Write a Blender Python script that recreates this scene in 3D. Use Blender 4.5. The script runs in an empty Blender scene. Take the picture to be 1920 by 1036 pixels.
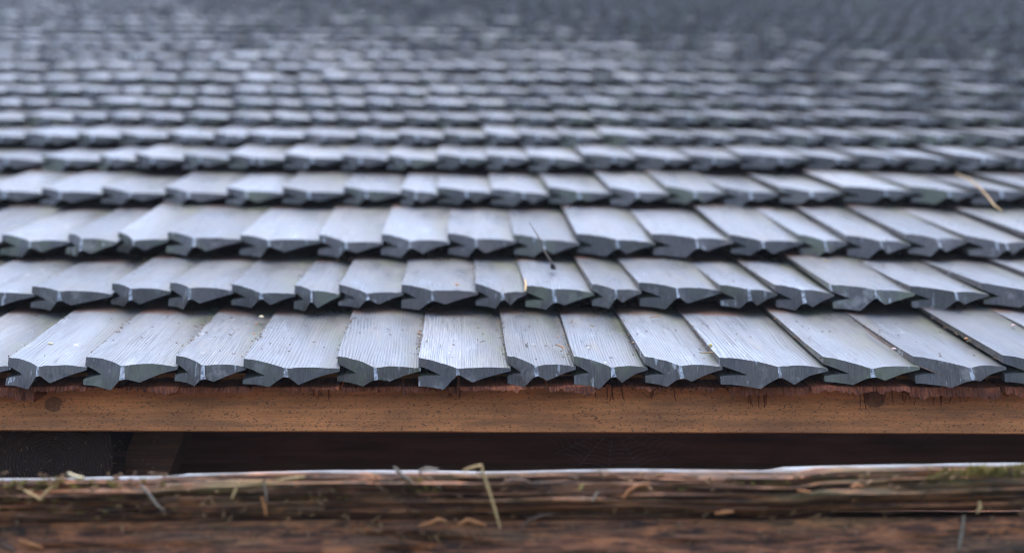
import bpy, bmesh, math, random
from mathutils import Vector, Matrix, noise
R = math.radians
random.seed(11)
scene = bpy.context.scene
C = scene.collection

# ------------------------------------------------------------------ camera
FPX = 2400.0                       # focal length in photograph pixels (1920 wide)
PITCH = R(7.5)                     # camera looks slightly up
D1 = 1.385                         # metres to the tips of the eave course
CAM = Vector((0.0, 0.0, 1.70))
FWD = Vector((0, math.cos(PITCH), math.sin(PITCH)))
UP = Vector((0, -math.sin(PITCH), math.cos(PITCH)))
cd = bpy.data.cameras.new('camera')
cam = bpy.data.objects.new('camera', cd); C.objects.link(cam)
cam.location = CAM
cam.rotation_euler = (R(90) + PITCH, 0, 0)
cd.sensor_width = 36.0
cd.lens = FPX / 1920 * 36.0
cd.shift_x = (960 - 865) / 1920
cd.clip_start = 0.05; cd.clip_end = 2000
cd.dof.use_dof = True
cd.dof.focus_distance = D1 + 0.02
cd.dof.aperture_fstop = 2.6
scene.camera = cam

# ------------------------------------------------------------------ sky, sun, exposure
SUN_EL, SUN_AZ = 74.0, 8.0         # high overcast sun, a little behind the roof
world = bpy.data.worlds.new('World'); scene.world = world; world.use_nodes = True
wn = world.node_tree
bg = wn.nodes['Background']
sky = wn.nodes.new('ShaderNodeTexSky'); sky.sky_type = 'NISHITA'; sky.sun_disc = False
sky.sun_elevation = R(SUN_EL); sky.sun_rotation = R(SUN_AZ)
sky.air_density = 1.0; sky.dust_density = 2.6; sky.ozone_density = 1.0
wn.links.new(sky.outputs[0], bg.inputs[0]); bg.inputs[1].default_value = 0.15
sl = bpy.data.lights.new('sun', 'SUN'); sl.energy = 1.0; sl.angle = R(40); sl.color = (0.95, 0.98, 1.0)
so = bpy.data.objects.new('sun', sl); C.objects.link(so)
sd = Vector((math.sin(R(SUN_AZ)) * math.cos(R(SUN_EL)), math.cos(R(SUN_AZ)) * math.cos(R(SUN_EL)), math.sin(R(SUN_EL))))
so.rotation_euler = sd.to_track_quat('Z', 'Y').to_euler(); so.location = (0, 3, 8)
vs = scene.view_settings
vs.view_transform = 'Standard'; vs.look = 'None'; vs.exposure = 1.48; vs.gamma = 1.0; vs.use_curve_mapping = False
scene.cycles.use_denoising = True
scene.cycles.max_bounces = 6
scene.cycles.pixel_filter_type = 'BLACKMAN_HARRIS'; scene.cycles.filter_width = 1.1

# ------------------------------------------------------------------ geometry of the place
YH = -190.0                                            # vanishing height of the roof plane in the photo
THETA = PITCH + math.atan((518 - YH) / FPX)            # roof slope
DELTA = R(5.4)                                         # shingles lie flatter than the roof
E = 0.270                                              # exposed length of a course
ROWS = 23
def pt(px, py, d):
    return CAM + Vector((1, 0, 0)) * ((px - 865) / FPX * d) + UP * ((518 - py) / FPX * d) + FWD * d
P0 = pt(865, 682, D1)                                  # tip line of the eave course
SL = Vector((0, math.cos(THETA), math.sin(THETA)))     # up the slope
NR = Vector((0, -math.sin(THETA), math.cos(THETA)))    # out of the roof
def roof(x, s, h=0.0):
    return Vector((x, P0.y, P0.z)) + SL * s + NR * h

# ------------------------------------------------------------------ helpers
def obj(name, me, parent=None, mats=()):
    o = bpy.data.objects.new(name, me); C.objects.link(o)
    for m in mats:
        if me is not None and m.name not in [x.name for x in me.materials if x]: me.materials.append(m)
    if parent: o.parent = parent
    return o
def tag(o, label=None, cat=None, group=None, kind=None):
    if label: o['label'] = label
    if cat: o['category'] = cat
    if group: o['group'] = group
    if kind: o['kind'] = kind
    return o
def empty(name, loc=(0, 0, 0)):
    o = bpy.data.objects.new(name, None); C.objects.link(o); o.location = loc; o.empty_display_size = 0.1
    return o
def mesh_from(name, verts, faces, mi=None, smooth=None, lc=None, rnd=None, sharp=32):
    me = bpy.data.meshes.new(name)
    me.from_pydata([tuple(v) for v in verts], [], faces); me.update()
    if mi: me.polygons.foreach_set('material_index', mi)
    if smooth is not None:
        me.polygons.foreach_set('use_smooth', [smooth] * len(faces))
        if smooth: me.set_sharp_from_angle(angle=R(sharp))
    a = me.attributes.new('lc', 'FLOAT_VECTOR', 'POINT')
    a.data.foreach_set('vector', [c for v in (lc or verts) for c in v])
    b = me.attributes.new('rnd', 'FLOAT', 'POINT')
    b.data.foreach_set('value', rnd or [0.0] * len(verts))
    return me
def nz(x, y=0.0, z=0.0): return noise.noise(Vector((x, y, z)))

# --- node shorthand
class NT:
    def __init__(s, name):
        s.m = bpy.data.materials.new(name); s.m.use_nodes = True
        s.t = s.m.node_tree; s.b = s.t.nodes['Principled BSDF']
    def n(s, typ, **kw):
        nd = s.t.nodes.new(typ)
        for k, v in kw.items(): setattr(nd, k, v)
        return nd
    def l(s, a, b): s.t.links.new(a, b)
    def put(s, v, sock):
        if hasattr(v, 'is_linked') or hasattr(v, 'links'): s.l(v, sock)
        else: sock.default_value = v
    def attr(s, name): return s.n('ShaderNodeAttribute', attribute_name=name)
    def math(s, op, a, b=0.0, clamp=False):
        nd = s.n('ShaderNodeMath', operation=op); nd.use_clamp = clamp
        s.put(a, nd.inputs[0]); s.put(b, nd.inputs[1]); return nd.outputs[0]
    def vmath(s, op, a, b):
        nd = s.n('ShaderNodeVectorMath', operation=op); s.put(a, nd.inputs[0]); s.put(b, nd.inputs[1]); return nd.outputs[0]
    def noise(s, vec, scale=1.0, detail=2.0, rough=0.5, dist=0.0):
        nd = s.n('ShaderNodeTexNoise'); s.l(vec, nd.inputs['Vector'])
        nd.inputs['Scale'].default_value = scale; nd.inputs['Detail'].default_value = detail
        nd.inputs['Roughness'].default_value = rough; nd.inputs['Distortion'].default_value = dist
        return nd.outputs['Fac']
    def ramp(s, f, lo, hi, a=0.0, b=1.0):
        nd = s.n('ShaderNodeMapRange'); nd.clamp = True; s.l(f, nd.inputs[0])
        nd.inputs[1].default_value = lo; nd.inputs[2].default_value = hi
        nd.inputs[3].default_value = a; nd.inputs[4].default_value = b; return nd.outputs[0]
    def mix(s, f, a, b):
        nd = s.n('ShaderNodeMix', data_type='RGBA'); s.put(f, nd.inputs[0])
        for v, k in ((a, 6), (b, 7)):
            if isinstance(v, tuple): nd.inputs[k].default_value = (*v, 1) if len(v) == 3 else v
            else: s.l(v, nd.inputs[k])
        return nd.outputs[2]
    def scale(s, col, f):
        nd = s.n('ShaderNodeMix', data_type='RGBA', blend_type='MULTIPLY'); nd.inputs[0].default_value = 1
        s.l(col, nd.inputs[6]); cb = s.n('ShaderNodeCombineColor')
        for i in range(3): s.put(f, cb.inputs[i])
        s.l(cb.outputs[0], nd.inputs[7]); return nd.outputs[2]
    def bump(s, h, dist, strength=1.0, nrm=None):
        nd = s.n('ShaderNodeBump'); nd.inputs['Distance'].default_value = dist; nd.inputs['Strength'].default_value = strength
        s.l(h, nd.inputs['Height'])
        if nrm: s.l(nrm, nd.inputs['Normal'])
        return nd.outputs[0]
    def out(s, col, rough, nrm=None, spec=0.5):
        s.put(col if not isinstance(col, tuple) else (*col, 1), s.b.inputs['Base Color'])
        s.put(rough, s.b.inputs['Roughness']); s.b.inputs['Specular IOR Level'].default_value = spec
        if nrm: s.l(nrm, s.b.inputs['Normal'])
        return s.m

def rand_of(t):
    """one random number per piece: object random plus the stored one of joined pieces"""
    oi = t.n('ShaderNodeObjectInfo'); at = t.attr('rnd')
    return t.math('FRACT', t.math('ADD', oi.outputs['Random'], at.outputs['Fac']))
def local(t, rnd):
    cb = t.n('ShaderNodeCombineXYZ')
    t.l(t.math('MULTIPLY', rnd, 37.0), cb.inputs[0]); t.l(t.math('MULTIPLY', rnd, 91.0), cb.inputs[1]); t.l(t.math('MULTIPLY', rnd, 53.0), cb.inputs[2])
    lc = t.attr('lc').outputs['Vector']
    return lc, t.vmath('ADD', lc, cb.outputs[0])

def mat_shingle_top():
    t = NT('weathered_shingle_face'); r = rand_of(t); lc, v = local(t, r)
    r2 = t.math('FRACT', t.math('MULTIPLY', r, 17.31)); r3 = t.math('FRACT', t.math('MULTIPLY', r, 71.7))
    # growth rings run along the shingle
    warp = t.noise(t.vmath('MULTIPLY', v, (14, 5, 14)), 1, 2)
    wv = t.n('ShaderNodeCombineXYZ'); t.l(t.math('MULTIPLY', warp, 0.004), wv.inputs[0])
    vv = t.vmath('ADD', v, wv.outputs[0])
    rings = t.noise(t.vmath('MULTIPLY', vv, (420, 7, 60)), 1, 2, 0.55)
    fine = t.noise(t.vmath('MULTIPLY', vv, (1100, 22, 200)), 1, 3, 0.6)
    patch = t.noise(t.vmath('MULTIPLY', v, (28, 9, 20)), 1, 3, 0.6)
    speck = t.noise(v, 520, 2, 0.5)
    sxv = t.n('ShaderNodeSeparateXYZ'); t.l(vv, sxv.inputs[0])
    lowf = t.noise(t.vmath('MULTIPLY', v, (26, 2.5, 10)), 1, 2)
    freq = t.ramp(r2, 0, 1, 1500, 2300)
    band = t.math('SINE', t.math('ADD', t.math('MULTIPLY', sxv.outputs[0], freq), t.math('MULTIPLY', lowf, 34.0)))
    band = t.ramp(t.math('ADD', band, t.math('MULTIPLY', t.math('SUBTRACT', fine, 0.5), 1.6)), -1.1, 0.5)
    mask = t.ramp(t.noise(t.vmath('MULTIPLY', v, (18, 10, 10)), 1, 3, 0.6), 0.36, 0.58, 0.25, 1.0)
    lines = t.math('ADD', t.math('MULTIPLY', band, 0.62), t.math('MULTIPLY', t.ramp(fine, 0.32, 0.68), 0.38))
    lines = t.math('ADD', t.math('MULTIPLY', lines, mask), t.math('MULTIPLY', t.math('SUBTRACT', 1.0, mask), 0.62))
    col = t.mix(lines, (0.026, 0.031, 0.044), (0.232, 0.256, 0.298))
    col = t.mix(t.ramp(patch, 0.50, 0.70, 0, 0.7), col, (0.095, 0.105, 0.130))
    col = t.mix(t.ramp(patch, 0.42, 0.30, 0, 0.45), col, (0.36, 0.385, 0.43))
    col = t.mix(t.math('MULTIPLY', t.ramp(r2, 0.6, 1.0), t.ramp(fine, 0.45, 0.6, 0, 0.35)), col, (0.36, 0.32, 0.26))
    col = t.mix(t.ramp(speck, 0.64, 0.70, 0, 0.7), col, (0.05, 0.05, 0.05))
    warm = t.noise(t.vmath('MULTIPLY', v, (36, 7, 20)), 1, 4, 0.6)
    col = t.mix(t.ramp(warm, 0.56, 0.70, 0, 0.5), col, (0.215, 0.195, 0.170))
    crack = t.noise(t.vmath('MULTIPLY', vv, (75, 1.6, 10)), 1, 1, 0.4)
    cr = t.ramp(t.math('ABSOLUTE', t.math('SUBTRACT', crack, 0.5)), 0.0, 0.014, 0.8, 0.0)
    ck2 = t.noise(t.vmath('MULTIPLY', vv, (210, 3.0, 20)), 1, 1, 0.4)
    c2 = t.math('MULTIPLY', t.ramp(t.math('ABSOLUTE', t.math('SUBTRACT', ck2, 0.5)), 0.0, 0.035, 0.75, 0.0), t.ramp(t.noise(t.vmath('MULTIPLY', v, (22, 6, 8)), 1, 2), 0.46, 0.60))
    cr = t.math('MAXIMUM', t.math('MULTIPLY', cr, t.ramp(patch, 0.40, 0.56)), c2)
    col = t.mix(cr, col, (0.03, 0.03, 0.035))
    grit = t.noise(v, 1300, 1, 0.5)
    col = t.mix(t.math('MULTIPLY', t.ramp(grit, 0.62, 0.68), t.ramp(warm, 0.40, 0.55, 0, 0.6)), col, (0.06, 0.06, 0.065))
    white = t.noise(v, 75, 3, 0.55)
    col = t.mix(t.ramp(white, 0.70, 0.74, 0, 0.8), col, (0.55, 0.57, 0.60))
    col = t.scale(col, t.ramp(r3, 0, 1, 0.60, 1.4))
    # wood under the next course was never weathered: it stays red-brown
    sx = t.n('ShaderNodeSeparateXYZ'); t.l(lc, sx.inputs[0])
    sh = t.math('ADD', sx.outputs[1], t.math('MULTIPLY', t.noise(t.vmath('MULTIPLY', v, (60, 20, 20)), 1, 3), 0.03))
    col = t.mix(t.ramp(sh, 0.270, 0.290), col, (0.13, 0.06, 0.04))
    # the lower sides turn darker grey, greenish in patches
    algae = t.noise(t.vmath('MULTIPLY', v, (30, 12, 30)), 1, 4, 0.6)
    low = t.ramp(sx.outputs[2], -0.0065, -0.010)
    col = t.mix(low, col, t.mix(t.ramp(algae, 0.45, 0.6), (0.075, 0.075, 0.075), (0.085, 0.095, 0.06)))
    h = t.math('ADD', t.math('MULTIPLY', band, 0.35), t.math('ADD', t.math('MULTIPLY', rings, 0.4), t.math('MULTIPLY', fine, 0.45)))
    nrm = t.bump(h, 0.0011, 0.55)
    rough = t.ramp(patch, 0.3, 0.7, 0.24, 0.42)
    return t.out(col, rough, nrm, 0.75)
def mat_shingle_end(name, base, pale, rough):
    t = NT(name); r = rand_of(t); lc, v = local(t, r)
    r2 = t.math('FRACT', t.math('MULTIPLY', r, 23.7))
    st = t.noise(t.vmath('MULTIPLY', v, (700, 120, 55)), 1, 3, 0.6)
    bl = t.noise(v, 42, 4, 0.6)
    al = t.noise(v, 28, 3, 0.55)
    col = t.mix(t.ramp(st, 0.35, 0.68), tuple(0.66 * c for c in base), tuple(1.25 * c for c in base))
    col = t.mix(t.ramp(bl, 0.58, 0.68, 0, 0.6), col, pale)
    col = t.mix(t.math('MULTIPLY', t.ramp(r2, 0.45, 0.8), t.ramp(al, 0.46, 0.60, 0, 0.75)), col, (0.115, 0.125, 0.075))
    col = t.mix(t.math('MULTIPLY', t.ramp(r2, 0.4, 0.1), t.ramp(al, 0.5, 0.62, 0, 0.6)), col, (0.15, 0.11, 0.095))
    dr = t.noise(t.vmath('MULTIPLY', v, (120, 40, 22)), 1, 3, 0.55)
    col = t.mix(t.ramp(dr, 0.655, 0.70, 0, 0.75), col, (0.42, 0.43, 0.46))
    dk = t.noise(v, 65, 4, 0.65)
    col = t.mix(t.ramp(dk, 0.44, 0.30, 0, 0.75), col, (0.035, 0.033, 0.034))
    col = t.scale(col, t.ramp(t.math('FRACT', t.math('MULTIPLY', r, 47.3)), 0, 1, 0.7, 1.3))
    nrm = t.bump(t.math('ADD', st, dk), 0.0012, 0.6)
    return t.out(col, rough, nrm, 0.5)
M_top = mat_shingle_top()
M_end = mat_shingle_end('weathered_shingle_end', (0.096, 0.084, 0.081), (0.27, 0.255, 0.245), 0.34)
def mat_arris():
    t = NT('arris_sky_glint'); r = rand_of(t); lc, v = local(t, r)
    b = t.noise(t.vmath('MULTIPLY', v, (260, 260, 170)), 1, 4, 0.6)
    col = t.mix(t.ramp(b, 0.40, 0.60), (0.13, 0.132, 0.14), (0.50, 0.52, 0.56))  # sky glint on the tip edge, painted in as broken pale colour
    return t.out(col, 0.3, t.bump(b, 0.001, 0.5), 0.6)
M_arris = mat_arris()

def mat_wood(name, dark, light, spec_col, sc=(5, 300, 300), speck=(0.66, 0.7), rough=0.6, bump=0.0006, big=None):
    t = NT(name); r = rand_of(t); lc, v = local(t, r)
    g = t.noise(t.vmath('MULTIPLY', v, sc), 1, 3, 0.6, 0.2)
    b = t.noise(t.vmath('MULTIPLY', v, (9, 22, 40)), 1, 4, 0.6)
    col = t.mix(t.ramp(g, 0.3, 0.7), dark, light)
    col = t.scale(col, t.ramp(b, 0.25, 0.75, 0.5, 1.3))
    sp = t.noise(t.vmath('MULTIPLY', v, (330, 520, 620)), 1, 2.5, 0.6)
    col = t.mix(t.ramp(sp, speck[0], speck[1], 0, 0.85), col, spec_col)
    if big:
        q = t.noise(t.vmath('MULTIPLY', v, (7, 30, 50)), 1, 5, 0.65)
        col = t.mix(t.ramp(q, 0.52, 0.68, 0, 0.8), col, big)
    return t.out(col, rough, t.bump(g, bump, 0.7), 0.4)
M_beam = mat_wood('planed_orange_wood', (0.62, 0.215, 0.066), (0.80, 0.325, 0.115), (0.05, 0.025, 0.015), speck=(0.58, 0.66), rough=0.5, bump=0.0003, big=(0.30, 0.13, 0.055))
M_knot = mat_wood('dark_knot_wood', (0.17, 0.07, 0.03), (0.38, 0.155, 0.062), (0.05, 0.025, 0.015), sc=(150, 150, 150))
M_starter = mat_wood('rotten_red_wood', (0.075, 0.018, 0.010), (0.38, 0.105, 0.038), (0.02, 0.01, 0.008), sc=(500, 30, 90), bump=0.002, rough=0.7)
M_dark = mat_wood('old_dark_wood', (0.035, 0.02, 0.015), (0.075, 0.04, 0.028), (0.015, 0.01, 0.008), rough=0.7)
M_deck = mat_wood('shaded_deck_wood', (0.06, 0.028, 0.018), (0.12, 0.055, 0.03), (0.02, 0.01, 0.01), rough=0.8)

def mat_endgrain():
    t = NT('dark_end_grain'); v = t.attr('lc').outputs['Vector']
    ln = t.n('ShaderNodeVectorMath', operation='LENGTH'); w = t.noise(v, 30, 3)
    t.l(v, ln.inputs[0])
    ring = t.math('SINE', t.math('ADD', t.math('MULTIPLY', ln.outputs['Value'], 1900.0), t.math('MULTIPLY', w, 34.0)))
    sp = t.noise(v, 420, 2, 0.5)
    col = t.mix(t.ramp(ring, -0.8, 0.9), (0.018, 0.010, 0.007), (0.040, 0.021, 0.014))
    col = t.mix(t.ramp(sp, 0.64, 0.72, 0, 0.8), col, (0.16, 0.10, 0.07))
    return t.out(col, 0.75, t.bump(ring, 0.001, 0.6), 0.25)
M_endgrain = mat_endgrain()
def mat_log(name='rotten_log_bark', red=(0.34, 0.145, 0.07), streak=(0.50, 0.19, 0.075), green=0.7):
    t = NT(name); v = t.attr('lc').outputs['Vector']
    g = t.noise(t.vmath('MULTIPLY', v, (17, 110, 210)), 1, 5, 0.7, 0.5)
    b = t.noise(t.vmath('MULTIPLY', v, (8, 30, 44)), 1, 5, 0.6)
    f = t.noise(t.vmath('MULTIPLY', v, (30, 300, 420)), 1, 3, 0.6)
    c2 = t.noise(t.vmath('MULTIPLY', v, (22, 70, 90)), 1, 5, 0.7, 0.6)
    fl = t.noise(t.vmath('MULTIPLY', v, (105, 110, 170)), 1, 4, 0.65)
    col = t.mix(t.ramp(g, 0.36, 0.64), (0.028, 0.012, 0.008), red)
    col = t.mix(t.ramp(c2, 0.52, 0.64, 0, 0.8), col, streak)
    col = t.mix(t.ramp(b, 0.45, 0.33, 0, 0.6), col, (0.22, 0.13, 0.07))
    col = t.mix(t.ramp(c2, 0.42, 0.32, 0, 0.9), col, (0.018, 0.010, 0.008))
    col = t.mix(t.ramp(fl, 0.60, 0.70, 0, 0.75), col, (0.33, 0.19, 0.12))
    col = t.mix(t.ramp(fl, 0.40, 0.30, 0, 0.7), col, (0.03, 0.018, 0.013))
    col = t.mix(t.ramp(f, 0.62, 0.72, 0, 0.6), col, (0.02, 0.012, 0.01))
    ck = t.noise(t.vmath('MULTIPLY', v, (5, 25, 130)), 1, 3, 0.6, 0.3)
    col = t.mix(t.ramp(t.math('ABSOLUTE', t.math('SUBTRACT', ck, 0.5)), 0.0, 0.03, 0.85, 0.0), col, (0.012, 0.008, 0.006))
    al = t.noise(t.vmath('MULTIPLY', v, (5, 30, 30)), 1, 4, 0.6)
    sx = t.n('ShaderNodeSeparateXYZ'); t.l(v, sx.inputs[0])
    col = t.mix(t.math('MULTIPLY', t.ramp(al, 0.50, 0.62, 0, green), t.ramp(sx.outputs[2], -0.030, -0.005)), col, (0.19, 0.175, 0.05))
    return t.out(col, 0.65, t.bump(t.math('ADD', g, t.math('MULTIPLY', f, 0.4)), 0.004, 0.7), 0.4)
M_log = mat_log()
M_log2 = mat_log('red_rotten_log', (0.36, 0.13, 0.055), (0.56, 0.20, 0.075), 0.2)
def mat_logtop():
    t = NT('silvered_log_top'); v = t.attr('lc').outputs['Vector']
    g = t.noise(t.vmath('MULTIPLY', v, (12, 260, 260)), 1, 3, 0.6)
    q = t.noise(t.vmath('MULTIPLY', v, (30, 30, 30)), 1, 4, 0.6)
    col = t.mix(t.ramp(g, 0.3, 0.7), (0.24, 0.255, 0.28), (0.46, 0.48, 0.51))
    col = t.mix(t.ramp(q, 0.50, 0.58, 0, 0.8), col, (0.13, 0.11, 0.08))
    return t.out(col, 0.38, t.bump(g, 0.001, 0.5), 0.5)
M_logtop = mat_logtop()
def mat_flat(name, a, b, sc=300, rough=0.6):
    t = NT(name); tc = t.n('ShaderNodeTexCoord'); v = tc.outputs['Object']
    return t.out(t.mix(t.ramp(t.noise(v, sc, 3), 0.3, 0.7), a, b), rough, None, 0.4)
M_straw = mat_flat('dry_straw', (0.42, 0.25, 0.10), (0.62, 0.42, 0.20))
M_pale = mat_flat('pale_chip', (0.60, 0.48, 0.28), (0.75, 0.62, 0.40))
M_rust = mat_flat('rust_needle', (0.34, 0.12, 0.04), (0.52, 0.22, 0.08))
M_brown = mat_flat('brown_twig', (0.09, 0.05, 0.035), (0.20, 0.11, 0.07))
M_black = mat_flat('dark_bud', (0.012, 0.010, 0.010), (0.04, 0.03, 0.03))
M_grey = mat_flat('grey_twig', (0.17, 0.13, 0.10), (0.34, 0.27, 0.21))
M_moss = mat_flat('moss', (0.20, 0.165, 0.045), (0.48, 0.37, 0.11), 160, 0.9)
M_pink = mat_flat('pink_bract', (0.50, 0.32, 0.32), (0.66, 0.48, 0.46))
M_web = mat_flat('spider_silk', (0.20, 0.20, 0.22), (0.32, 0.32, 0.35))
def mat_ground():
    t = NT('forest_floor'); tc = t.n('ShaderNodeTexCoord'); v = tc.outputs['Object']
    col = t.mix(t.ramp(t.noise(v, 3, 6), 0.35, 0.65), (0.05, 0.035, 0.02), (0.06, 0.085, 0.03))
    return t.out(col, 0.9)

# ------------------------------------------------------------------ ground
g = mesh_from('ground', [(-300, -300, 0), (300, -300, 0), (300, 300, 0), (-300, 300, 0)], [(0, 1, 2, 3)])
tag(obj('ground', g, None, (mat_ground(),)), kind='structure')

# ------------------------------------------------------------------ roof
roof_root = empty('shingle_roof', roof(0, 0, -0.05))
tag(roof_root, 'weathered silver-grey wooden shingle roof rising course over course above the eave beam', 'roof')
bpy.context.view_layer.update()
INV = Matrix.Translation(-roof_root.location)

T = 0.090       # thickness unit
def interp(tab, x):
    if x <= tab[0][0]: return tab[0][1]
    for (a, b), (c, d) in zip(tab, tab[1:]):
        if x <= c: return b + (d - b) * (x - a) / (c - a)
    return tab[-1][1]

def shingle_data(rng, w, L, detail):
    """a grooved shingle: thick left edge with a V groove, thin right edge, pointed butt with hollow-cut facets and a notch beneath.
    local x across, y up the slope (tip at 0), z out (top at 0)"""
    a = rng.uniform(0.39, 0.54); gx = rng.uniform(0.20, 0.27); xr = a + rng.uniform(0.13, 0.19); xl = a - rng.uniform(0.12, 0.18)
    xl = max(xl, gx + 0.03)
    nd = rng.uniform(0.115, 0.175)                      # depth of notch apex below the top
    RL, RR = rng.uniform(0.024, 0.036), rng.uniform(0.015, 0.026)
    bev = rng.uniform(0.35, 0.65); lean = rng.uniform(0.02, 0.05)
    crown = rng.uniform(-0.025, 0.035); ph = rng.uniform(0, 9)
    aw = rng.uniform(0.010, 0.022) * 0.09 / w
    if detail == 2: xs = [0, .05, .10, .15, gx - .03, gx, xl, (xl + a) / 2, a - .05, a - aw, a + aw, a + .05, (a + xr) / 2 + .02, xr, .76, .84, .91, .96, 1.0, 1.03]
    elif detail == 1: xs = [0, .10, gx, xl, a - .06, a - aw, a + aw, a + .06, xr, .80, .92, 1.03]
    else: xs = [0, gx, xl, a - aw, a + aw, xr, .84, 1.04]
    def top(x): return T * (-0.105 * x + crown * math.sin(math.pi * min(1, x)))
    lb = rng.uniform(0.275, 0.315)
    gl0 = rng.uniform(0.21, 0.238)
    gu = [(0, -.088), (gx, -.170)]; gl = [(0, -gl0), (gx, -.175)]
    bt = [(0, -lb), (xl, -lb - .012), (a, -nd), (xr, -rng.uniform(.225, .26)), (.84, -.182), (1.03, -.140)]
    def rec(x):
        if x < a: s = (a - x) / a; return RL * (1 - (1 - s) ** 1.9)
        s = min(1, (x - a) / (1 - a)); return RR * (1 - (1 - s) ** 2.4)
    rag = (lambda x, z: 0.0015 * nz(x * 30 + ph, z * 200, ph)) if detail else (lambda x, z: 0)
    V, F, MI, LC = [], [], [], []
    back = 0.30                                        # thickness left at the hidden top end
    rings = [None, 0.10, 0.20, L] if detail == 2 else ([None, L] if detail == 0 else [None, 0.14, L])
    idx = {}
    def vert(i, kind, k):
        key = (i, kind, k)
        if key in idx: return idx[key]
        x = xs[i]; z0 = top(x)
        z = {'t': z0, 'u': T * interp(gu, x), 'l': T * interp(gl, x), 'b': T * interp(bt, x)}[kind]
        z = min(z, z0 - 0.0015) if kind != 't' else z
        X = x * w; Y = rings[k]
        if k == 0:
            dz = z - z0
            Y = rec(x) + bev * dz + rag(x, z)
            if abs(x - a) < 0.09: X += -dz / T * lean * w * (1 - abs(x - a) / 0.09) * 2.2
            if kind == 'b' and abs(abs(x - a) - aw) < 1e-9: X += (1 if x > a else -1) * aw * w * (0.9 if x > a else 0.2); Y -= 0.002
            if detail == 2 and kind == 't': z += 0.0007 * nz(x * 14 + ph, ph)
        else:
            f = 1 - (1 - back) * Y / L
            z = z * f - (1 - f) * 0.012
            if kind == 't': z += T * 0.018 * nz(x * 2.2 + ph, Y * 9, ph)
            if kind == 't': X += 0.0012 * nz(ph, Y * 7, i * 0.2)
        idx[key] = len(V); V.append((X, Y, z)); return idx[key]
    n = len(xs); gi = xs.index(gx)
    def face(q, m):
        F.append(q); MI.append(m)
    K = len(rings)
    for i in range(n - 1):
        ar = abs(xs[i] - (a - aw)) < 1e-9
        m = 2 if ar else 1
        if i < gi:
            face((vert(i, 't', 0), vert(i, 'u', 0), vert(i + 1, 'u', 0), vert(i + 1, 't', 0)), 1)
            face((vert(i, 'l', 0), vert(i, 'b', 0), vert(i + 1, 'b', 0), vert(i + 1, 'l', 0)), 1)
            if i + 1 == gi:
                pass
        else:
            if i == gi:
                face((vert(i, 't', 0), vert(i, 'u', 0), vert(i, 'l', 0), vert(i, 'b', 0), vert(i + 1, 'b', 0), vert(i + 1, 't', 0)), 1)
            else:
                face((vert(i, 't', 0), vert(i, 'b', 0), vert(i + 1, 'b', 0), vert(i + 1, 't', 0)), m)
        for k in range(K - 1):
            face((vert(i, 't', k), vert(i + 1, 't', k), vert(i + 1, 't', k + 1), vert(i, 't', k + 1)), 0)
            face((vert(i, 'b', k), vert(i, 'b', k + 1), vert(i + 1, 'b', k + 1), vert(i + 1, 'b', k)), 0)
            if i < gi and detail:
                face((vert(i, 'u', k), vert(i, 'u', k + 1), vert(i + 1, 'u', k + 1), vert(i + 1, 'u', k)), 0)
                face((vert(i, 'l', k), vert(i + 1, 'l', k), vert(i + 1, 'l', k + 1), vert(i, 'l', k + 1)), 0)
    for k in range(K - 1):
        face((vert(0, 't', k), vert(0, 't', k + 1), vert(0, 'u', k + 1), vert(0, 'u', k)), 1)
        face((vert(0, 'l', k), vert(0, 'l', k + 1), vert(0, 'b', k + 1), vert(0, 'b', k)), 1)
        face((vert(n - 1, 't', k), vert(n - 1, 'b', k), vert(n - 1, 'b', k + 1), vert(n - 1, 't', k + 1)), 0)
    return V, F, MI

def shingle_mesh(rng, w, L, detail):
    V, F, MI = shingle_data(rng, w, L, detail)
    me = mesh_from('shingle', V, F, MI, smooth=True, sharp=28)
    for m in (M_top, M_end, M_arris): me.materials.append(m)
    return me

# left corners of the shingles in the nearest courses, read off the photograph
ROW_PX = {
 0: [-135, 16, 160, 328, 458, 633, 785, 952, 1076, 1209, 1349, 1544, 1716, 1882, 2040],
 1: [-90, 62, 207, 315, 433, 552, 635, 753, 892, 985, 1110, 1200, 1350, 1453, 1557, 1705, 1845, 1990],
 2: [0, 126, 218, 313, 449, 598, 715, 840, 964, 1082, 1223, 1370, 1500, 1586, 1700, 1813, 1935],
 3: [-40, 79, 189, 308, 425, 530, 644, 752, 820, 922, 1030, 1144, 1252, 1359, 1463, 1582, 1711, 1821, 1930],
 4: [-25, 77, 187, 251, 343, 427, 532, 640, 726, 818, 913, 992, 1095, 1194, 1296, 1390, 1515, 1612, 1700, 1793, 1890],
}
CZ = math.cos(THETA - PITCH)
ROW_S = [0, .277, .534, .865, 1.157, 1.411, 1.650, 1.866, 2.08, 2.33]      # distance of each course up the slope
while len(ROW_S) < ROWS + 1: ROW_S.append(ROW_S[-1] + random.uniform(0.245, 0.270))
def row_depth(k): return D1 + ROW_S[k] * CZ
def row_tilt(k):
    step = ROW_S[k + 1] - ROW_S[k]
    full = math.atan(0.0258 / step)
    if k >= 4: full = min(full, R(5.1))
    f = min(1.0, max(0.0, (k - 5) / 5))
    return full * (1 - f) + R(4.1) * f
placed = []
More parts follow.
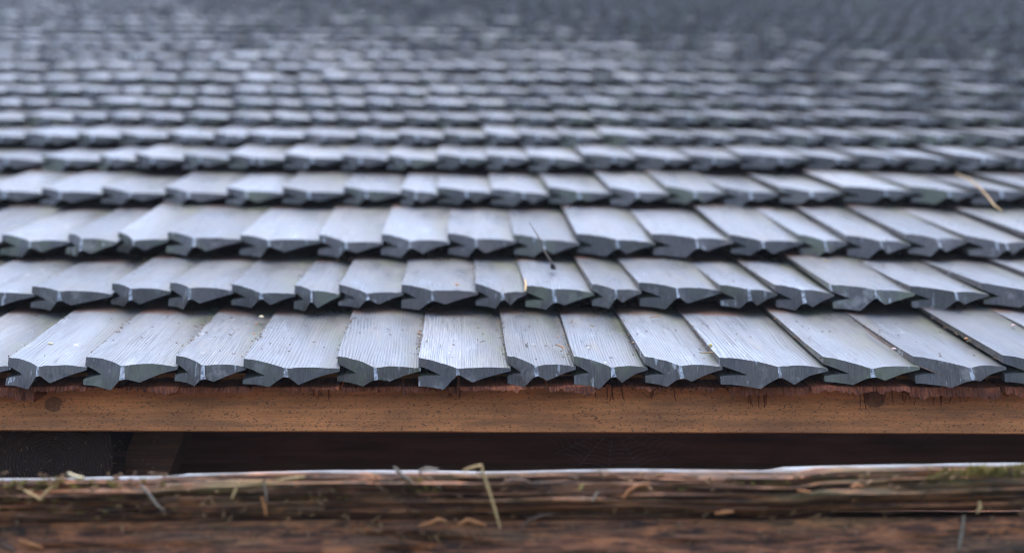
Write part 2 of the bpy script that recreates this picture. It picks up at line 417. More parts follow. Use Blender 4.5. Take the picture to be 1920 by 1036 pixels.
for k in range(ROWS):
    d = row_depth(k) + 0.025
    lo = -865 / FPX * d; hi = 1055 / FPX * d
    margin = 0.45 + 0.05 * k
    xs = [(p - 865) / FPX * d for p in ROW_PX.get(k, [])]
    if not xs: xs = [lo - 0.05 + random.uniform(-0.04, 0.04)]
    while xs[-1] < hi + margin: xs.append(xs[-1] + min(0.125, max(0.062, random.gauss(0.088, 0.014))))
    while xs[0] > lo - margin: xs.insert(0, xs[0] - min(0.125, max(0.062, random.gauss(0.088, 0.014))))
    rowjit = random.uniform(-0.004, 0.004) if k > 1 else 0
    for x0, x1 in zip(xs, xs[1:]):
        seen = x1 > lo - 0.01 and x0 < hi + 0.01
        placed.append((k, x0, x1 - x0, seen, rowjit))
variants = [shingle_mesh(random.Random(100 + i), 0.09, E + 0.075, 1) for i in range(18)]
def place_matrix(k, x0, rowjit, rng):
    j = 1.0 if k < 2 else 1.5
    dy = rng.gauss(0, 0.0022) * j + rowjit
    dh = rng.gauss(0, 0.0007) * j + 0.0005
    p = roof(x0, ROW_S[k] + dy, dh); rotbase = Matrix.Rotation(THETA - row_tilt(k), 4, 'X'); sy = (ROW_S[k + 1] - ROW_S[k]) / E
    return Matrix.Translation(p) @ rotbase @ Matrix.Rotation(R(rng.gauss(0, 0.35)), 4, 'Z') @ Matrix.Rotation(R(rng.gauss(0, 0.28) * j), 4, 'Y') @ Matrix.Rotation(R(rng.gauss(0, 0.35) * j), 4, 'X') @ Matrix.Diagonal((1, sy, 1, 1))
count = 0
farV, farF, farM, farLC, farR = [], [], [], [], []
rng = random.Random(5)
for (k, x0, w, seen, rj) in placed:
    mw = place_matrix(k, x0, rj, rng)
    if seen and count < 300:
        if k < 3:
            me = shingle_mesh(random.Random(int(k * 1000 + (x0 + 5) * 997)), w, E + 0.075, 2); sx = 1
        else:
            me = rng.choice(variants); sx = w / 0.09
        o = obj('shingle', me, roof_root)
        o.matrix_local = INV @ mw @ Matrix.Diagonal((sx, 1, 1, 1))
        count += 1
    else:
        V, F, MI = shingle_data(random.Random(int(k * 777 + (x0 + 9) * 991)), w, E + 0.06, 0)
        b = len(farV); r = rng.random(); mm = INV @ mw
        farV += [tuple(mm @ Vector(v)) for v in V]; farLC += V; farR += [r] * len(V)
        farF += [tuple(q + b for q in f) for f in F]; farM += MI
me = mesh_from('distant_shingles', farV, farF, farM, smooth=True, lc=farLC, rnd=farR, sharp=28)
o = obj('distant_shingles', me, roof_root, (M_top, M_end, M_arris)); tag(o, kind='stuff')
print('individual shingles', count, 'far faces', len(farF))

# parts helpers on the roof, world coordinates in, stored relative to the root
def part(name, V, F, mat, parent=roof_root, smooth=None, origin=None, inv=None, lc=None, sharp=40):
    org = parent.matrix_world.translation if parent else Vector((0, 0, 0))
    me = mesh_from(name, [Vector(v) - org for v in V], F, smooth=smooth, lc=lc, sharp=sharp)
    return obj(name, me, parent, (mat,))
def box(x0, x1, y0, y1, z0, z1):
    V = [(x, y, z) for x in (x0, x1) for y in (y0, y1) for z in (z0, z1)]
    F = [(0, 1, 3, 2), (4, 6, 7, 5), (0, 4, 5, 1), (2, 3, 7, 6), (0, 2, 6, 4), (1, 5, 7, 3)]
    return V, F
def sbox(x0, x1, s0, s1, h0, h1):
    V = [roof(x, s, h) for x in (x0, x1) for s in (s0, s1) for h in (h0, h1)]
    return V, box(0, 1, 0, 1, 0, 1)[1]
TOPS = ROW_S[ROWS] + 0.10
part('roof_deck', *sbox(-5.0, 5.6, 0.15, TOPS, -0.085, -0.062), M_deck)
# ridge cap boards closing the top
part('ridge_board', *sbox(-5.0, 5.6, TOPS - 0.30, TOPS - 0.16, -0.004, 0.012), M_dark)
# far slope of the roof, going down behind the ridge
top = roof(0, TOPS)
V = [(-5.0, top.y, top.z - 0.02), (5.6, top.y, top.z - 0.02), (5.6, top.y + 4, top.z - 2.0), (-5.0, top.y + 4, top.z - 2.0)]
part('rear_slope', V, [(0, 1, 2, 3)], M_deck)

# ---- starter course: red-brown stubs between the eave shingles and the beam
px = -160; si = 0; rs = random.Random(3)
while px < 2120:
    wpx = rs.uniform(95, 190); d = D1 + rs.uniform(0.016, 0.028)
    n = 33
    ztop = roof(0, 0.06, -0.030)
    yl = P0.y + rs.uniform(0.014, 0.030)
    xa, xb = (px - 865) / FPX * d, (px + wpx - 4) / FPX * d - 865 / FPX * d
    zb_px = rs.uniform(728, 742) + (6 if rs.random() < 0.2 else 0)
    V, F = [], []
    for i in range(n):
        f = i / (n - 1); x = xa + (xb - xa) * f
        jag = (rs.uniform(-4.5, 3.5) + 9 * nz(f * 2.5 + si * 3.1, 0.5))
        zb = pt(865, zb_px + jag, d).z
        yj = yl + 0.004 * nz(f * 4 + si, 2.2) + rs.uniform(-0.0012, 0.0012)
        zt = roof(0, 0.014, -0.032 + 0.002 * nz(f * 3, si)).z
        V += [(x, yj, zb), (x, yj + 0.002, zt), (x, yj + 0.16, zt + 0.16 * math.tan(THETA - DELTA) - 0.012), (x, yj + 0.16, zb + 0.16 * math.tan(THETA - DELTA) - 0.012)]
    for i in range(n - 1):
        a, b = i * 4, i * 4 + 4
        F += [(a, b, b + 1, a + 1), (a + 1, b + 1, b + 2, a + 2), (a + 3, a, b, b + 3)[::-1]]
    F += [(0, 1, 2, 3), tuple(reversed([(n - 1) * 4 + q for q in range(4)]))]
    part('starter_shingle', V, F, M_starter)
    px += wpx; si += 1

# ---- eave beam
dB = D1 + 0.065
zb0, zb1 = pt(865, 809.5, dB).z, pt(865, 700, dB).z
yB = pt(865, 780, dB).y
n = 60; V, F = [], []
prof = [(0.0, 0.0012), (0.0010, 0.0), (0.010, 0.0), (0.03, 0.0), (zb1 - zb0, 0.0)]      # height above bottom, setback
for i in range(n + 1):
    x = -1.6 + 3.4 * i / n
    tl = -0.0016 * (x / 0.5)
    V.append((x, yB + 0.075, zb0 + tl))
    for h, s in prof: V.append((x, yB + s + 0.0007 * nz(x * 5, h * 40), zb0 + h + tl + (0.0005 * nz(x * 23, 1.7) if h < 0.005 else 0)))
    V.append((x, yB + 0.075, zb1 + tl))
m = len(prof) + 2
for i in range(n):
    for j in range(m): a = i * m + j; b = i * m + (j + 1) % m; F.append((a, a + m, b + m, b))
beam = part('eave_beam', V, F, M_beam, smooth=True)
tag(beam, 'smooth orange-brown eave beam speckled with dark mould')
for kx, ky, kr in ((100, 757, 17), (1642, 746, 20), (1118, 783, 3)):
    c = pt(kx, ky, dB); rr = kr / FPX * dB
    nn = 20; V = [(c.x, yB - 0.0012, c.z)] + [(c.x + rr * (1 + 0.35 * nz(math.cos(i / nn * 6.2832) * 1.5, math.sin(i / nn * 6.2832) * 1.5, kx)) * math.cos(i / nn * 6.2832), yB - 0.0006, c.z + 0.85 * rr * math.sin(i / nn * 6.2832)) for i in range(nn)]
    V += [(v[0], yB + 0.003, v[2]) for v in V[1:]]
    F = [(0, 1 + i, 1 + (i + 1) % nn)[::-1] for i in range(nn)] + [(1 + i, 1 + (i + 1) % nn, 1 + nn + (i + 1) % nn, 1 + nn + i) for i in range(nn)]
    V = [Vector(v) - roof_root.location for v in V]
    kn = obj('knot', mesh_from('knot', V, F, smooth=True), beam, (M_knot,))

# ---- rafter end, brace and the dark timbers under the eave
def log_end(cx, cy, d, rad_px, length, name):
    c = pt(cx, cy, d); r = rad_px / FPX * d; nn = 40; V, F, LC = [], [], []
    radii = (0.0, 0.18, 0.34, 0.5, 0.62, 0.75, 0.86, 0.95, 1.0)
    for q, f in enumerate(radii):
        for i in range(nn):
            a = i / nn * 6.28318; sq = 1 / max(abs(math.cos(a)), abs(math.sin(a))) ** 0.55
            rr = r * f * sq * (1 + 0.03 * nz(math.cos(a) * 2, math.sin(a) * 2))
            V.append((c.x + rr * math.cos(a), c.y + 0.0025 * nz(f * 14, 5) + 0.002 * nz(math.cos(a) * 6 * f, math.sin(a) * 6 * f) + (0.004 if f == 1 else 0), c.z + rr * math.sin(a))); LC.append((rr * math.cos(a), 0, rr * math.sin(a)))
    k = len(radii)
    for i in range(nn): v = V[(k - 1) * nn + i]; V.append((v[0], v[1] + length, v[2])); LC.append(LC[(k - 1) * nn + i])
    for q in range(k):
        for i in range(nn):
            a, b = q * nn + i, q * nn + (i + 1) % nn
            F.append((a, b, b + nn, a + nn))
    return part(name, V, F, M_endgrain, smooth=True, lc=LC)
tag(log_end(98, 868, D1 + 0.10, 112, 0.5, 'rafter'), 'dark squared rafter end with growth rings')
def prism(pts, d, depth, name, mat):
    f = [pt(x, y, d) for x, y in pts]; b = [p + Vector((0, depth, 0)) for p in f]; n = len(f)
    F = [tuple(range(n))[::-1], tuple(range(n, 2 * n))] + [(i, (i + 1) % n, n + (i + 1) % n, n + i) for i in range(n)]
    return part(name, f + b, F, mat)
prism([(205, 930), (300, 930), (350, 800), (255, 800)], D1 + 0.16, 0.05, 'brace', M_deck)

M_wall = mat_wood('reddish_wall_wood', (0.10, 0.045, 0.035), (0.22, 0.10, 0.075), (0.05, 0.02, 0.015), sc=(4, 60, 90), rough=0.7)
wall_root = empty('house_wall', (0, pt(865, 850, D1 + 0.34).y, 0))
tag(wall_root, 'dark timber wall in deep shade beneath the eave beam', 'wall')
bpy.context.view_layer.update()
zt = pt(865, 795, D1 + 0.34).z; yw = wall_root.location.y
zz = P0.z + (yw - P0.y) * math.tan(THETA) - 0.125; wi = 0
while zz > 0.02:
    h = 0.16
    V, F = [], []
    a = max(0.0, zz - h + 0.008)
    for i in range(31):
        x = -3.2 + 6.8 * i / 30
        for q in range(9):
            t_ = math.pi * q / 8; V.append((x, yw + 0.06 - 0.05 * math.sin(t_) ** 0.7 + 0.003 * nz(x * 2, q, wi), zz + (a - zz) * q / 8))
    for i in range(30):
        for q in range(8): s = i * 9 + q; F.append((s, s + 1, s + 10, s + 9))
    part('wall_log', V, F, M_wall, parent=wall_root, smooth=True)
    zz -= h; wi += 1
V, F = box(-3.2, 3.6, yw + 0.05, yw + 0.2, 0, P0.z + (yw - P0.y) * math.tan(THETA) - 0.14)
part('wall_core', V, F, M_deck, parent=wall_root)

# ------------------------------------------------------------------ mossy log in front of the eave
dL = 1.10
yL = pt(865, 900, dL).y
fence = empty('log_wall', (0, yL, 0)); tag(fence, 'rotten brown log stack with silvered top edge and moss in front of the eave', 'log wall')
bpy.context.view_layer.update()
# height of the bright top edge along the photograph
EDGE = [(-400, 903), (0, 900), (290, 896), (300, 892), (620, 884), (900, 886), (1190, 882), (1500, 884), (1512, 877), (1710, 874), (1920, 870), (2400, 862)]
def top_z(x): return pt(865, interp(EDGE, 865 + x * FPX / dL), dL).z
def make_log(name, x0, x1, zfun, height, depth, mat, seed, strip=False, n=220):
    V, F, MI = [], [], []
    J = 30
    LC = []
    for i in range(n + 1):
        x = x0 + (x1 - x0) * i / n; zt = zfun(x)
        ring = []
        # top from the back to the front, then down the face, then round underneath
        for q in range(5):
            f = q / 4
            ring.append((depth * (1 - f) , 0.0016 * nz(x * 9, f * 3, seed) - 0.0004 * (1 - f)))
        for q in range(1, J + 1):
            f = q / J
            bul = -0.010 * math.sin(math.pi * min(1, f * 1.05)) ** 0.8
            ly = 0.008 * nz(x * 2.2, f * 7, seed) + 0.006 * nz(x * 7, f * 19, seed + 4) + 0.004 * nz(x * 24, f * 40, seed + 9) + 0.0025 * nz(x * 60, f * 30, seed + 13)
            cr = nz(x * 1.1 + 3, f * 5.5, seed + 20)
            ly += 0.012 * max(0, 1 - abs(cr) / 0.07)
            ring.append((bul + ly * min(1, f * 6 + 0.12), -height * f + 0.003 * nz(x * 3, f * 9, seed + 2)))
        ring.append((depth, -height))
        for (dy, dz) in ring:
            V.append((x, yL + dy, zt + dz)); LC.append((x, dy + seed, dz))
    m = 5 + J + 1
    for i in range(n):
        for j in range(m):
            a, b = i * m + j, i * m + (j + 1) % m
            F.append((a, b, b + m, a + m)); MI.append(1 if (strip and (j < 4 or j == m - 1)) else 0)
    o = part(name, V, F, mat, parent=fence, smooth=True, lc=LC, sharp=50)
    o.data.materials.append(M_logtop); o.data.polygons.foreach_set('material_index', MI)
    return o
make_log('log', -1.15, 1.35, top_z, 0.0385, 0.11, M_log, 1.0, True)
low = lambda x: top_z(x) * 0.35 + 0.65 * top_z(0.0) - 0.0400
make_log('log', -1.15, 1.35, low, 0.13, 0.12, M_log2, 7.0)
zc = top_z(0) - 0.175
for q in range(9):
    make_log('log', -1.15, 1.35, (lambda x, z=zc: z), 0.155, 0.12, M_log, 20.0 + q, n=40)
    zc -= 0.16
    if zc < 0.15: break

# ------------------------------------------------------------------ litter: stems, needles, chips
def tube(points, radii, nn=6):
    V, F = [], []
    P = [Vector(p) for p in points]
    for i, p in enumerate(P):
        t_ = (P[min(i + 1, len(P) - 1)] - P[max(i - 1, 0)]).normalized()
        a = t_.cross(Vector((0.3, 0.2, 1))).normalized(); b = t_.cross(a)
        r = radii[i] if isinstance(radii, (list, tuple)) else radii
        for k in range(nn): V.append(p + a * r * math.cos(k / nn * 6.2832) + b * r * math.sin(k / nn * 6.2832))
    for i in range(len(P) - 1):
        for k in range(nn): F.append((i * nn + k, i * nn + (k + 1) % nn, (i + 1) * nn + (k + 1) % nn, (i + 1) * nn + k))
    F += [tuple(range(nn))[::-1], tuple(range((len(P) - 1) * nn, len(P) * nn))]
    return V, F
def solid(name, V, F, mat, label, cat, group=None, smooth=True):
    c = sum((Vector(v) for v in V), Vector()) / len(V)
    o = obj(name, mesh_from(name, [Vector(v) - c for v in V], F, smooth=smooth, sharp=60), None, (mat,)); o.location = c
    return tag(o, label, cat, group)
RX = Matrix.Rotation(THETA - DELTA, 3, 'X')
def on_shingle(px, py, k, lift=0.0008):
    """point where the sight line through a pixel meets the shingle faces of course k"""
    o = roof(0, ROW_S[k], 0); nrm = RX @ Vector((0, 0, 1)); p1 = pt(px, py, 1.0); dr = p1 - CAM
    # faces fall a little to the right; use their mean height
    t_ = ((o - nrm * 0.0028) - CAM).dot(nrm) / dr.dot(nrm)
    return CAM + dr * t_ + nrm * lift
def stem(name, pix, k, rpx, mat, label, cat, lifts=None, group=None):
    pts = [on_shingle(x, y, k, (lifts[i] if lifts else 0.0012)) for i, (x, y) in enumerate(pix)]
    r = rpx / FPX * row_depth(k)
    return solid(name, *tube(pts, [r * (1 if 0 < i < len(pts) - 1 else 0.7) for i in range(len(pts))]), mat, label, cat, group)
def chip(name, px, py, k, a_px, b_px, mat, label, cat, ang=0, group=None):
    c = on_shingle(px, py, k, 0.0012); d = row_depth(k); a = a_px / FPX * d; b = b_px / FPX * d
    V, F = [], []; nn = 10
    for q, (f, h) in enumerate(((1.0, 0.0), (0.95, 0.5), (0.55, 1.0), (0.01, 1.15))):
        for i in range(nn):
            t_ = i / nn * 6.2832; rr = f * (1 + 0.22 * nz(px + math.cos(t_) * 1.3, py + math.sin(t_) * 1.3))
            u, v = a * rr * math.cos(t_), b * 1.6 * rr * math.sin(t_)
            p = Vector((u * math.cos(ang) - v * math.sin(ang), u * math.sin(ang) + v * math.cos(ang), h * b * 0.9))
            V.append(c + RX @ p)
    for q in range(3):
        for i in range(nn): F.append((q * nn + i, q * nn + (i + 1) % nn, (q + 1) * nn + (i + 1) % nn, (q + 1) * nn + i))
    return solid(name, V, F, mat, label, cat, group)

chip('seed_scale', 95, 646, 0, 5, 2.6, M_pale, 'pale yellow seed scale on the leftmost eave shingle', 'seed')
chip('seed_scale', 490, 596, 0, 5, 4, M_pale, 'pale seed scale with orange tint at the left edge of the fifth eave shingle', 'seed', 0.6)
chip('bark_crumb', 481, 609, 0, 2.6, 2, M_rust, 'small orange bark crumb just below the pale seed scale', 'bark crumb')
chip('bark_crumb', 476, 628, 0, 2.8, 2.2, M_rust, 'orange bark crumb in the joint left of the wide fifth eave shingle', 'bark crumb')
chip('bark_crumb', 786, 625, 0, 4, 1.6, M_rust, 'flat orange bark crumb between the two central eave shingles', 'bark crumb')
chip('bark_crumb', 1046, 633, 0, 2.4, 2, M_rust, 'tiny orange crumb in the joint above the curved needle', 'bark crumb')
chip('bark_crumb', 1187, 645, 0, 4, 3, M_brown, 'reddish bark crumb in the joint left of the algae-stained shingle', 'bark crumb')
stem('needle', [(1043, 648), (1050, 650), (1055, 653), (1057, 657)], 0, 1.5, M_rust, 'short curved brown needle right of the narrow eave shingle', 'needle')
stem('needle', [(1313, 663.5), (1328, 663), (1343, 661)], 0, 1.5, M_straw, 'pale straight needle lying level near an eave shingle tip', 'needle')
stem('needle', [(1218, 596), (1228, 595), (1240, 594)], 0, 1.0, M_rust, 'thin reddish needle near the top of an eave shingle', 'needle')
stem('needle', [(1105, 611), (1111, 613), (1116, 612)], 0, 1.2, M_moss, 'short greenish needle midway up an eave shingle', 'needle')
stem('needle', [(985, 647), (990, 651)], 0, 1.3, M_black, 'tiny dark needle on the narrow eave shingle', 'needle')
chip('moss_crumb', 1332, 650, 0, 4, 4, M_moss, 'green moss crumb in the joint above the pale level needle', 'moss')
stem('twig', [(1622, 618), (1632, 626), (1646, 636), (1661, 645), (1676, 657)], 0, 1.6, M_brown, 'thin brown twig lying in the joint between two right-hand eave shingles', 'twig')
chip('bract', 1676, 656, 0, 5, 3, M_pink, 'pinkish bract beside the twig in a right-hand joint', 'bract', 0.8)
stem('needle', [(1722, 688), (1738, 694), (1752, 700), (1768, 703)], 0, 0.9, M_brown, 'long brown needle at the lower corner of a right-hand eave shingle', 'needle')
chip('bark_crumb', 1811, 637, 0, 4, 3, M_rust, 'orange crumb in the joint at the far right of the eave course', 'bark crumb')
chip('bark_crumb', 1900, 612, 0, 5, 3, M_pink, 'pale crumb beside the rightmost eave shingle', 'bark crumb')
# the standing stem with its dark bud
p = on_shingle(1038, 505, 1, 0.002)
tip = pt(992, 416, row_depth(1) + 0.02); mid = pt(1018, 466, row_depth(1) + 0.07)
V, F = tube([tip, (tip + mid) * 0.5 + Vector((0.002, 0, 0)), mid, p + Vector((-0.004, 0, 0.010)), p], [0.0004, 0.0007, 0.0010, 0.0014, 0.0015], 7)
st = empty('bud_stem', p); tag(st, 'thin stalk with dark bud leaning on the second shingle course', 'stalk')
obj('stalk', mesh_from('stalk', [Vector(v) - p for v in V], F, smooth=True), st, (M_grey,))
q = p - (p - mid).normalized() * 0.018
V, F = tube([q, q + (p - q) * 0.3, q + (p - q) * 0.65, p, p + Vector((0.003, -0.002, -0.001))], [0.0012, 0.0032, 0.0040, 0.0032, 0.001], 9)
obj('bud', mesh_from('bud', [Vector(v) - p for v in V], F, smooth=True), st, (M_black,))
stem('straw', [(1792, 338), (1815, 352), (1838, 370), (1852, 384), (1864, 398), (1878, 402)], 3, 1.6, M_straw, 'long pale straw lying across the fourth course at far right', 'straw', [0.012, 0.016, 0.014, 0.012, 0.010, 0.006])
stem('straw', [(1361, 447), (1362, 458), (1361, 470)], 1, 2.2, M_straw, 'short upright straw in a joint below the third course', 'straw', [0.02, 0.012, 0.002])
stem('straw', [(984, 528), (986, 537), (985, 548)], 1, 2.4, M_straw, 'short tan straw stuck at the left edge of a second-course shingle', 'straw', [0.003, 0.004, 0.002])
chip('bark_crumb', 857, 536, 1, 4, 3, M_rust, 'orange crumb at the lower edge of a central second-course shingle', 'bark crumb')
stem('needle', [(1543, 487), (1550, 490), (1558, 491)], 1, 1.6, M_pale, 'pale needle on a right-hand second-course shingle', 'needle')

# litter caught on the front log
def on_log(px, py, out=0.014): return pt(px, py, dL - out)
def blade(name, pix, wpx, mat, label, cat='leaf litter', out=0.016):
    pts = [on_log(x, y, out) for x, y in pix]; r = wpx / FPX * dL
    n_ = len(pts); return solid(name, *tube(pts, [r * (0.55 if i in (0, n_ - 1) else 1.0) for i in range(n_)], 7), mat, label, cat)
blade('grass_blade', [(868, 881), (884, 876), (902, 871), (908, 892), (917, 920), (928, 955), (938, 990)], 3.0, M_straw, 'bent straw blade folded over the top edge of the front log', 'straw', 0.024)
blade('dry_leaf', [(1168, 934), (1178, 920), (1195, 909), (1220, 905)], 3.6, M_rust, 'curled orange-brown leaf strip on the front log right of the bent straw')
blade('dry_leaf', [(945, 902), (960, 899), (980, 899), (994, 904)], 4.0, M_brown, 'arched dark leaf strip just right of the bent straw')
blade('dry_leaf', [(976, 992), (990, 975), (1012, 966), (1036, 963)], 3.2, M_brown, 'curled brown strip low on the front log', )
blade('bark_flake', [(785, 985), (805, 980), (822, 972), (836, 976)], 4.0, M_rust, 'orange bark flake in the log seam left of the straw', 'bark')
blade('bark_flake', [(858, 982), (878, 973), (896, 979), (912, 984)], 4.6, M_rust, 'broad orange bark flake in the log seam behind the straw', 'bark')
blade('dry_leaf', [(1110, 940), (1116, 930), (1122, 920)], 3.2, M_grey, 'short grey-brown strip left of the curled orange leaf')
blade('dry_leaf', [(1085, 918), (1092, 910), (1094, 905)], 2.6, M_moss, 'short olive strip under the bright log edge')
blade('dry_leaf', [(44, 918), (60, 926), (76, 936), (86, 922), (98, 912)], 3.0, M_straw, 'V-shaped yellow-brown leaf at the left end of the front log')
blade('twig', [(262, 907), (272, 916), (284, 932), (296, 948), (308, 956)], 3.0, M_grey, 'grey bent twig slanting down the left part of the log', 'twig')
blade('dry_leaf', [(490, 930), (496, 948), (499, 966)], 3.6, M_rust, 'upright orange leaf strip on the left half of the log')
blade('dry_leaf', [(434, 934), (441, 920), (446, 904)], 3.0, M_straw, 'short tan strip just left of the upright orange leaf')
blade('dry_leaf', [(494, 905), (498, 920), (500, 940)], 2.4, M_grey, 'pale grey strip above the upright orange leaf')
blade('straw', [(516, 901), (536, 897), (560, 894), (572, 893)], 2.8, M_straw, 'pale straw lying along the bright top edge of the log', 'straw')
blade('leaf_curl', [(127, 886), (136, 891), (148, 895), (158, 896)], 4.2, M_pale, 'pale curled leaf sitting on the log edge at left')
blade('twig', [(738, 874), (746, 882), (758, 892), (772, 902)], 3.6, M_grey, 'stubby grey twig hooked over the log edge', 'twig')
blade('twig', [(785, 882), (800, 878), (822, 880)], 4.0, M_grey, 'short pale twig lying on the log edge beside the hooked twig', 'twig')
blade('dry_leaf', [(1340, 962), (1358, 959), (1376, 958)], 4.2, M_rust, 'salmon leaf fragment low on the right half of the log')
blade('dry_leaf', [(1595, 912), (1606, 908), (1618, 910)], 3.8, M_rust, 'orange leaf fragment near the top of the right log half')
blade('dry_leaf', [(1494, 918), (1508, 920), (1520, 921)], 3.0, M_rust, 'faint orange leaf fragment left of the brighter one')
blade('dry_leaf', [(1836, 938), (1838, 950), (1832, 960)], 4.2, M_straw, 'tan upright fragment near the right end of the log')
blade('twig', [(1808, 965), (1804, 990), (1800, 1015), (1796, 1040)], 3.6, M_grey, 'vertical grey twig against the lower log at right', 'twig')
blade('bark_flake', [(35, 1012), (55, 1018), (80, 1026)], 6.0, M_rust, 'pale bark flake at the lower left corner of the log', 'bark')
blade('bark_flake', [(5, 1018), (18, 1026), (30, 1034)], 6.0, M_brown, 'brown bark flake in the very corner at lower left', 'bark')

# small bits of bark and needles stuck all over the log face: one mass
lv, lf = [], []; rl = random.Random(31)
for _ in range(520):
    x, y = rl.uniform(-60, 1980), 886 + 140 * rl.random() ** 1.3
    c = on_log(x, y, rl.uniform(0.004, 0.014)); a = rl.gauss(0, 0.5) if rl.random() < 0.7 else rl.uniform(0, 3.14)
    l = rl.uniform(0.0015, 0.006); wd = rl.uniform(0.0006, 0.0016)
    u_ = Vector((math.cos(a), rl.uniform(-0.3, 0.3), math.sin(a))) * l; w_ = Vector((-math.sin(a), 0, math.cos(a))) * wd; n_ = Vector((0, -wd, wd * 0.5))
    b = len(lv); lv.extend([c - u_, c + w_, c + u_, c - w_, c + n_]); lf.extend([(b, b + 1, b + 4), (b + 1, b + 2, b + 4), (b + 2, b + 3, b + 4), (b + 3, b, b + 4)])
M_bits = mat_flat('log_litter_bits', (0.05, 0.03, 0.02), (0.40, 0.22, 0.11), 26)
tag(obj('log_litter', mesh_from('log_litter', lv, lf), None, (M_bits,)), 'small bark bits and needle pieces stuck to the front log', 'litter', kind='stuff')

# moss cushions on the log: many small tufts, one mass
mv, mf = [], []; rm = random.Random(8)
def tuft(c, r):
    b = len(mv)
    for k in range(7):
        a = rm.uniform(0, 6.28); e = rm.uniform(-0.4, 1.3); l = r * rm.uniform(0.5, 1.2)
        t_ = Vector((math.cos(a) * math.cos(e), -abs(math.sin(a)) * math.cos(e), math.sin(e))) * l
        s_ = t_.cross(Vector((rm.random(), rm.random(), rm.random()))).normalized() * r * 0.26
        q = len(mv); mv.extend([c - s_, c + s_, c + t_ * 0.6 + s_ * 0.8, c + t_]); mf.append((q, q + 1, q + 2, q + 3))
for (x0, x1, y0, y1, n_) in ((0, 110, 905, 950, 130), (90, 330, 905, 955, 120), (200, 235, 912, 930, 70), (1180, 1290, 908, 922, 90), (1740, 1815, 885, 905, 150), (1815, 1930, 878, 896, 240), (760, 830, 900, 920, 40), (560, 660, 920, 940, 50), (1350, 1480, 904, 912, 40)):
    for _ in range(n_):
        tuft(on_log(rm.uniform(x0, x1), min(y1 + 6, max(y0 - 4, rm.gauss((y0 + y1) / 2, (y1 - y0) / 3))), rm.uniform(0.0, 0.008)), rm.uniform(0.0025, 0.0055))
o = obj('moss', mesh_from('moss', mv, mf), None, (M_moss,)); tag(o, 'yellow-green moss tufts scattered on the front log', 'moss', kind='stuff')

# rotten wood fibres hanging from the starter course over the beam
for gi_, (gx_, n_, ln) in enumerate(((1418, 8, 24), (1640, 7, 30), (1695, 5, 20), (1780, 6, 22), (1240, 5, 14), (1140, 5, 14), (600, 4, 12), (870, 5, 10))):
    V, F = [], []; rf = random.Random(gi_)
    for _ in range(n_):
        x = gx_ + rf.uniform(-28, 28); l = ln * rf.uniform(0.4, 1.1); a = rf.uniform(-8, 8)
        v, f = tube([pt(x, 726, D1 + 0.040), pt(x + a * 0.5, 738 + l * 0.5, dB - 0.010), pt(x + a, 738 + l, dB - 0.003)], [0.0008, 0.0007, 0.0003], 5)
        b = len(V); V += v; F += [tuple(q + b for q in ff) for ff in f]
    part('wood_fibre', V, F, M_starter)

# fine crumbs and needle bits lying in the joints of the nearest courses: one mass
cv, cf = [], []; rc = random.Random(21)
for _ in range(900):
    k = 0 if rc.random() < 0.72 else 1
    if rc.random() < 0.75:
        pxs = ROW_PX[k]; c0 = rc.choice(pxs[1:-1]) ; u = rc.uniform(0.05, 0.9)
        x = (c0 - 865) / FPX * (row_depth(k) + 0.02) + rc.gauss(-0.002, 0.0022); s_ = 0.02 + u * 0.24
    else:
        d_ = row_depth(k); x = rc.uniform(-865, 1055) / FPX * d_; s_ = rc.uniform(0.03, 0.25)
    base = roof(x, ROW_S[k], 0) + RX @ Vector((0, s_, -0.0035 + rc.uniform(0, 0.002)))
    a = rc.uniform(0, 3.14); l = rc.uniform(0.0008, 0.0026) * (2.2 if rc.random() < 0.12 else 1); wd = rc.uniform(0.0004, 0.0009)
    u_ = RX @ Vector((math.cos(a), math.sin(a), rc.uniform(-0.1, 0.3))) * l; w_ = RX @ Vector((-math.sin(a), math.cos(a), 0)) * wd; n_ = RX @ Vector((0, 0, wd * 1.4))
    b = len(cv); cv.extend([base - u_, base + w_, base + u_, base - w_, base + n_]); cf.extend([(b, b + 1, b + 4), (b + 1, b + 2, b + 4), (b + 2, b + 3, b + 4), (b + 3, b, b + 4)])
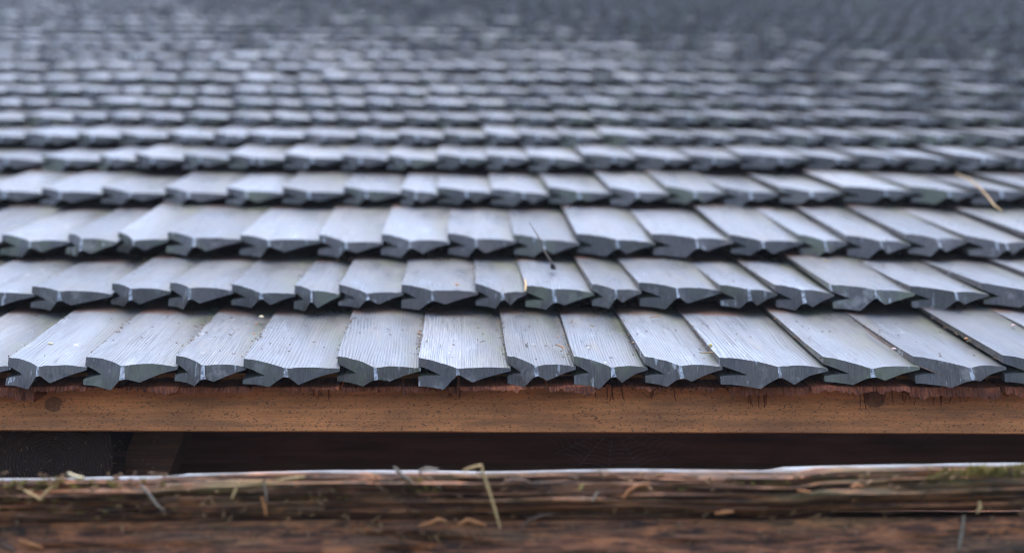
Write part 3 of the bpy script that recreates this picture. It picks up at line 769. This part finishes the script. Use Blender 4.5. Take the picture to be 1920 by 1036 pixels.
for _ in range(46):      # bits caught on the rafter end and the brace
    c = pt(rc.uniform(0, 320), rc.uniform(814, 895), D1 + 0.094); a = rc.uniform(0, 3.14); l = rc.uniform(0.001, 0.0032)
    u_ = Vector((math.cos(a), 0, math.sin(a))) * l; w_ = Vector((-math.sin(a), 0, math.cos(a))) * 0.0005; n_ = Vector((0, -0.0008, 0))
    b = len(cv); cv.extend([c - u_, c + w_, c + u_, c - w_, c + n_]); cf.extend([(b, b + 1, b + 4), (b + 1, b + 2, b + 4), (b + 2, b + 3, b + 4), (b + 3, b, b + 4)])
M_crumb = mat_flat('litter_crumbs', (0.03, 0.02, 0.015), (0.32, 0.17, 0.08), 120)
tag(obj('fine_litter', mesh_from('fine_litter', cv, cf), None, (M_crumb,)), 'fine bark crumbs and needle bits in the shingle joints', 'litter', kind='stuff')

# spider web under the beam
def web():
    V, F = [], []
    hub = pt(1150, 800, D1 + 0.09)
    spokes = [pt(x, y, D1 + 0.09 + dd) for x, y, dd in ((1010, 812, 0), (1040, 850, -0.01), (1085, 872, -0.02), (1140, 884, -0.02), (1200, 880, -0.02), (1255, 862, -0.01), (1290, 835, 0), (1300, 812, 0))]
    for s_ in spokes:
        v, f = tube([hub, s_], 0.00006, 4); b = len(V); V += v; F += [tuple(q + b for q in ff) for ff in f]
    for k in range(3, 10):
        f_ = k / 10 + 0.03
        for s0, s1 in zip(spokes, spokes[1:]):
            a, c = hub.lerp(s0, f_), hub.lerp(s1, f_); m_ = (a + c) / 2 + (hub - (a + c) / 2) * 0.05
            v, f = tube([a, m_, c], 0.00005, 4); b = len(V); V += v; F += [tuple(q + b for q in ff) for ff in f]
    return V, F
solid('spider_web', *web(), M_web, 'faint spider web hanging under the eave beam right of centre', 'spider web', smooth=False)

# ------------------------------------------------------------------ damp air over the roof
V, F = box(-8.0, 8.6, -1.5, 13.0, -1.0, roof(0, TOPS).z + 0.4)
hz = obj('haze', mesh_from('haze', V, F)); tag(hz, 'thin damp mist over the roof', 'haze', kind='stuff')
hm = bpy.data.materials.new('damp_air'); hm.use_nodes = True; ht = hm.node_tree; ht.nodes.clear()
ho = ht.nodes.new('ShaderNodeOutputMaterial'); hv = ht.nodes.new('ShaderNodeVolumePrincipled')
hv.inputs['Color'].default_value = (0.86, 0.90, 1.0, 1); hv.inputs['Density'].default_value = 0.005; hv.inputs['Anisotropy'].default_value = 0.0
ht.links.new(hv.outputs[0], ho.inputs['Volume']); hz.data.materials.append(hm)
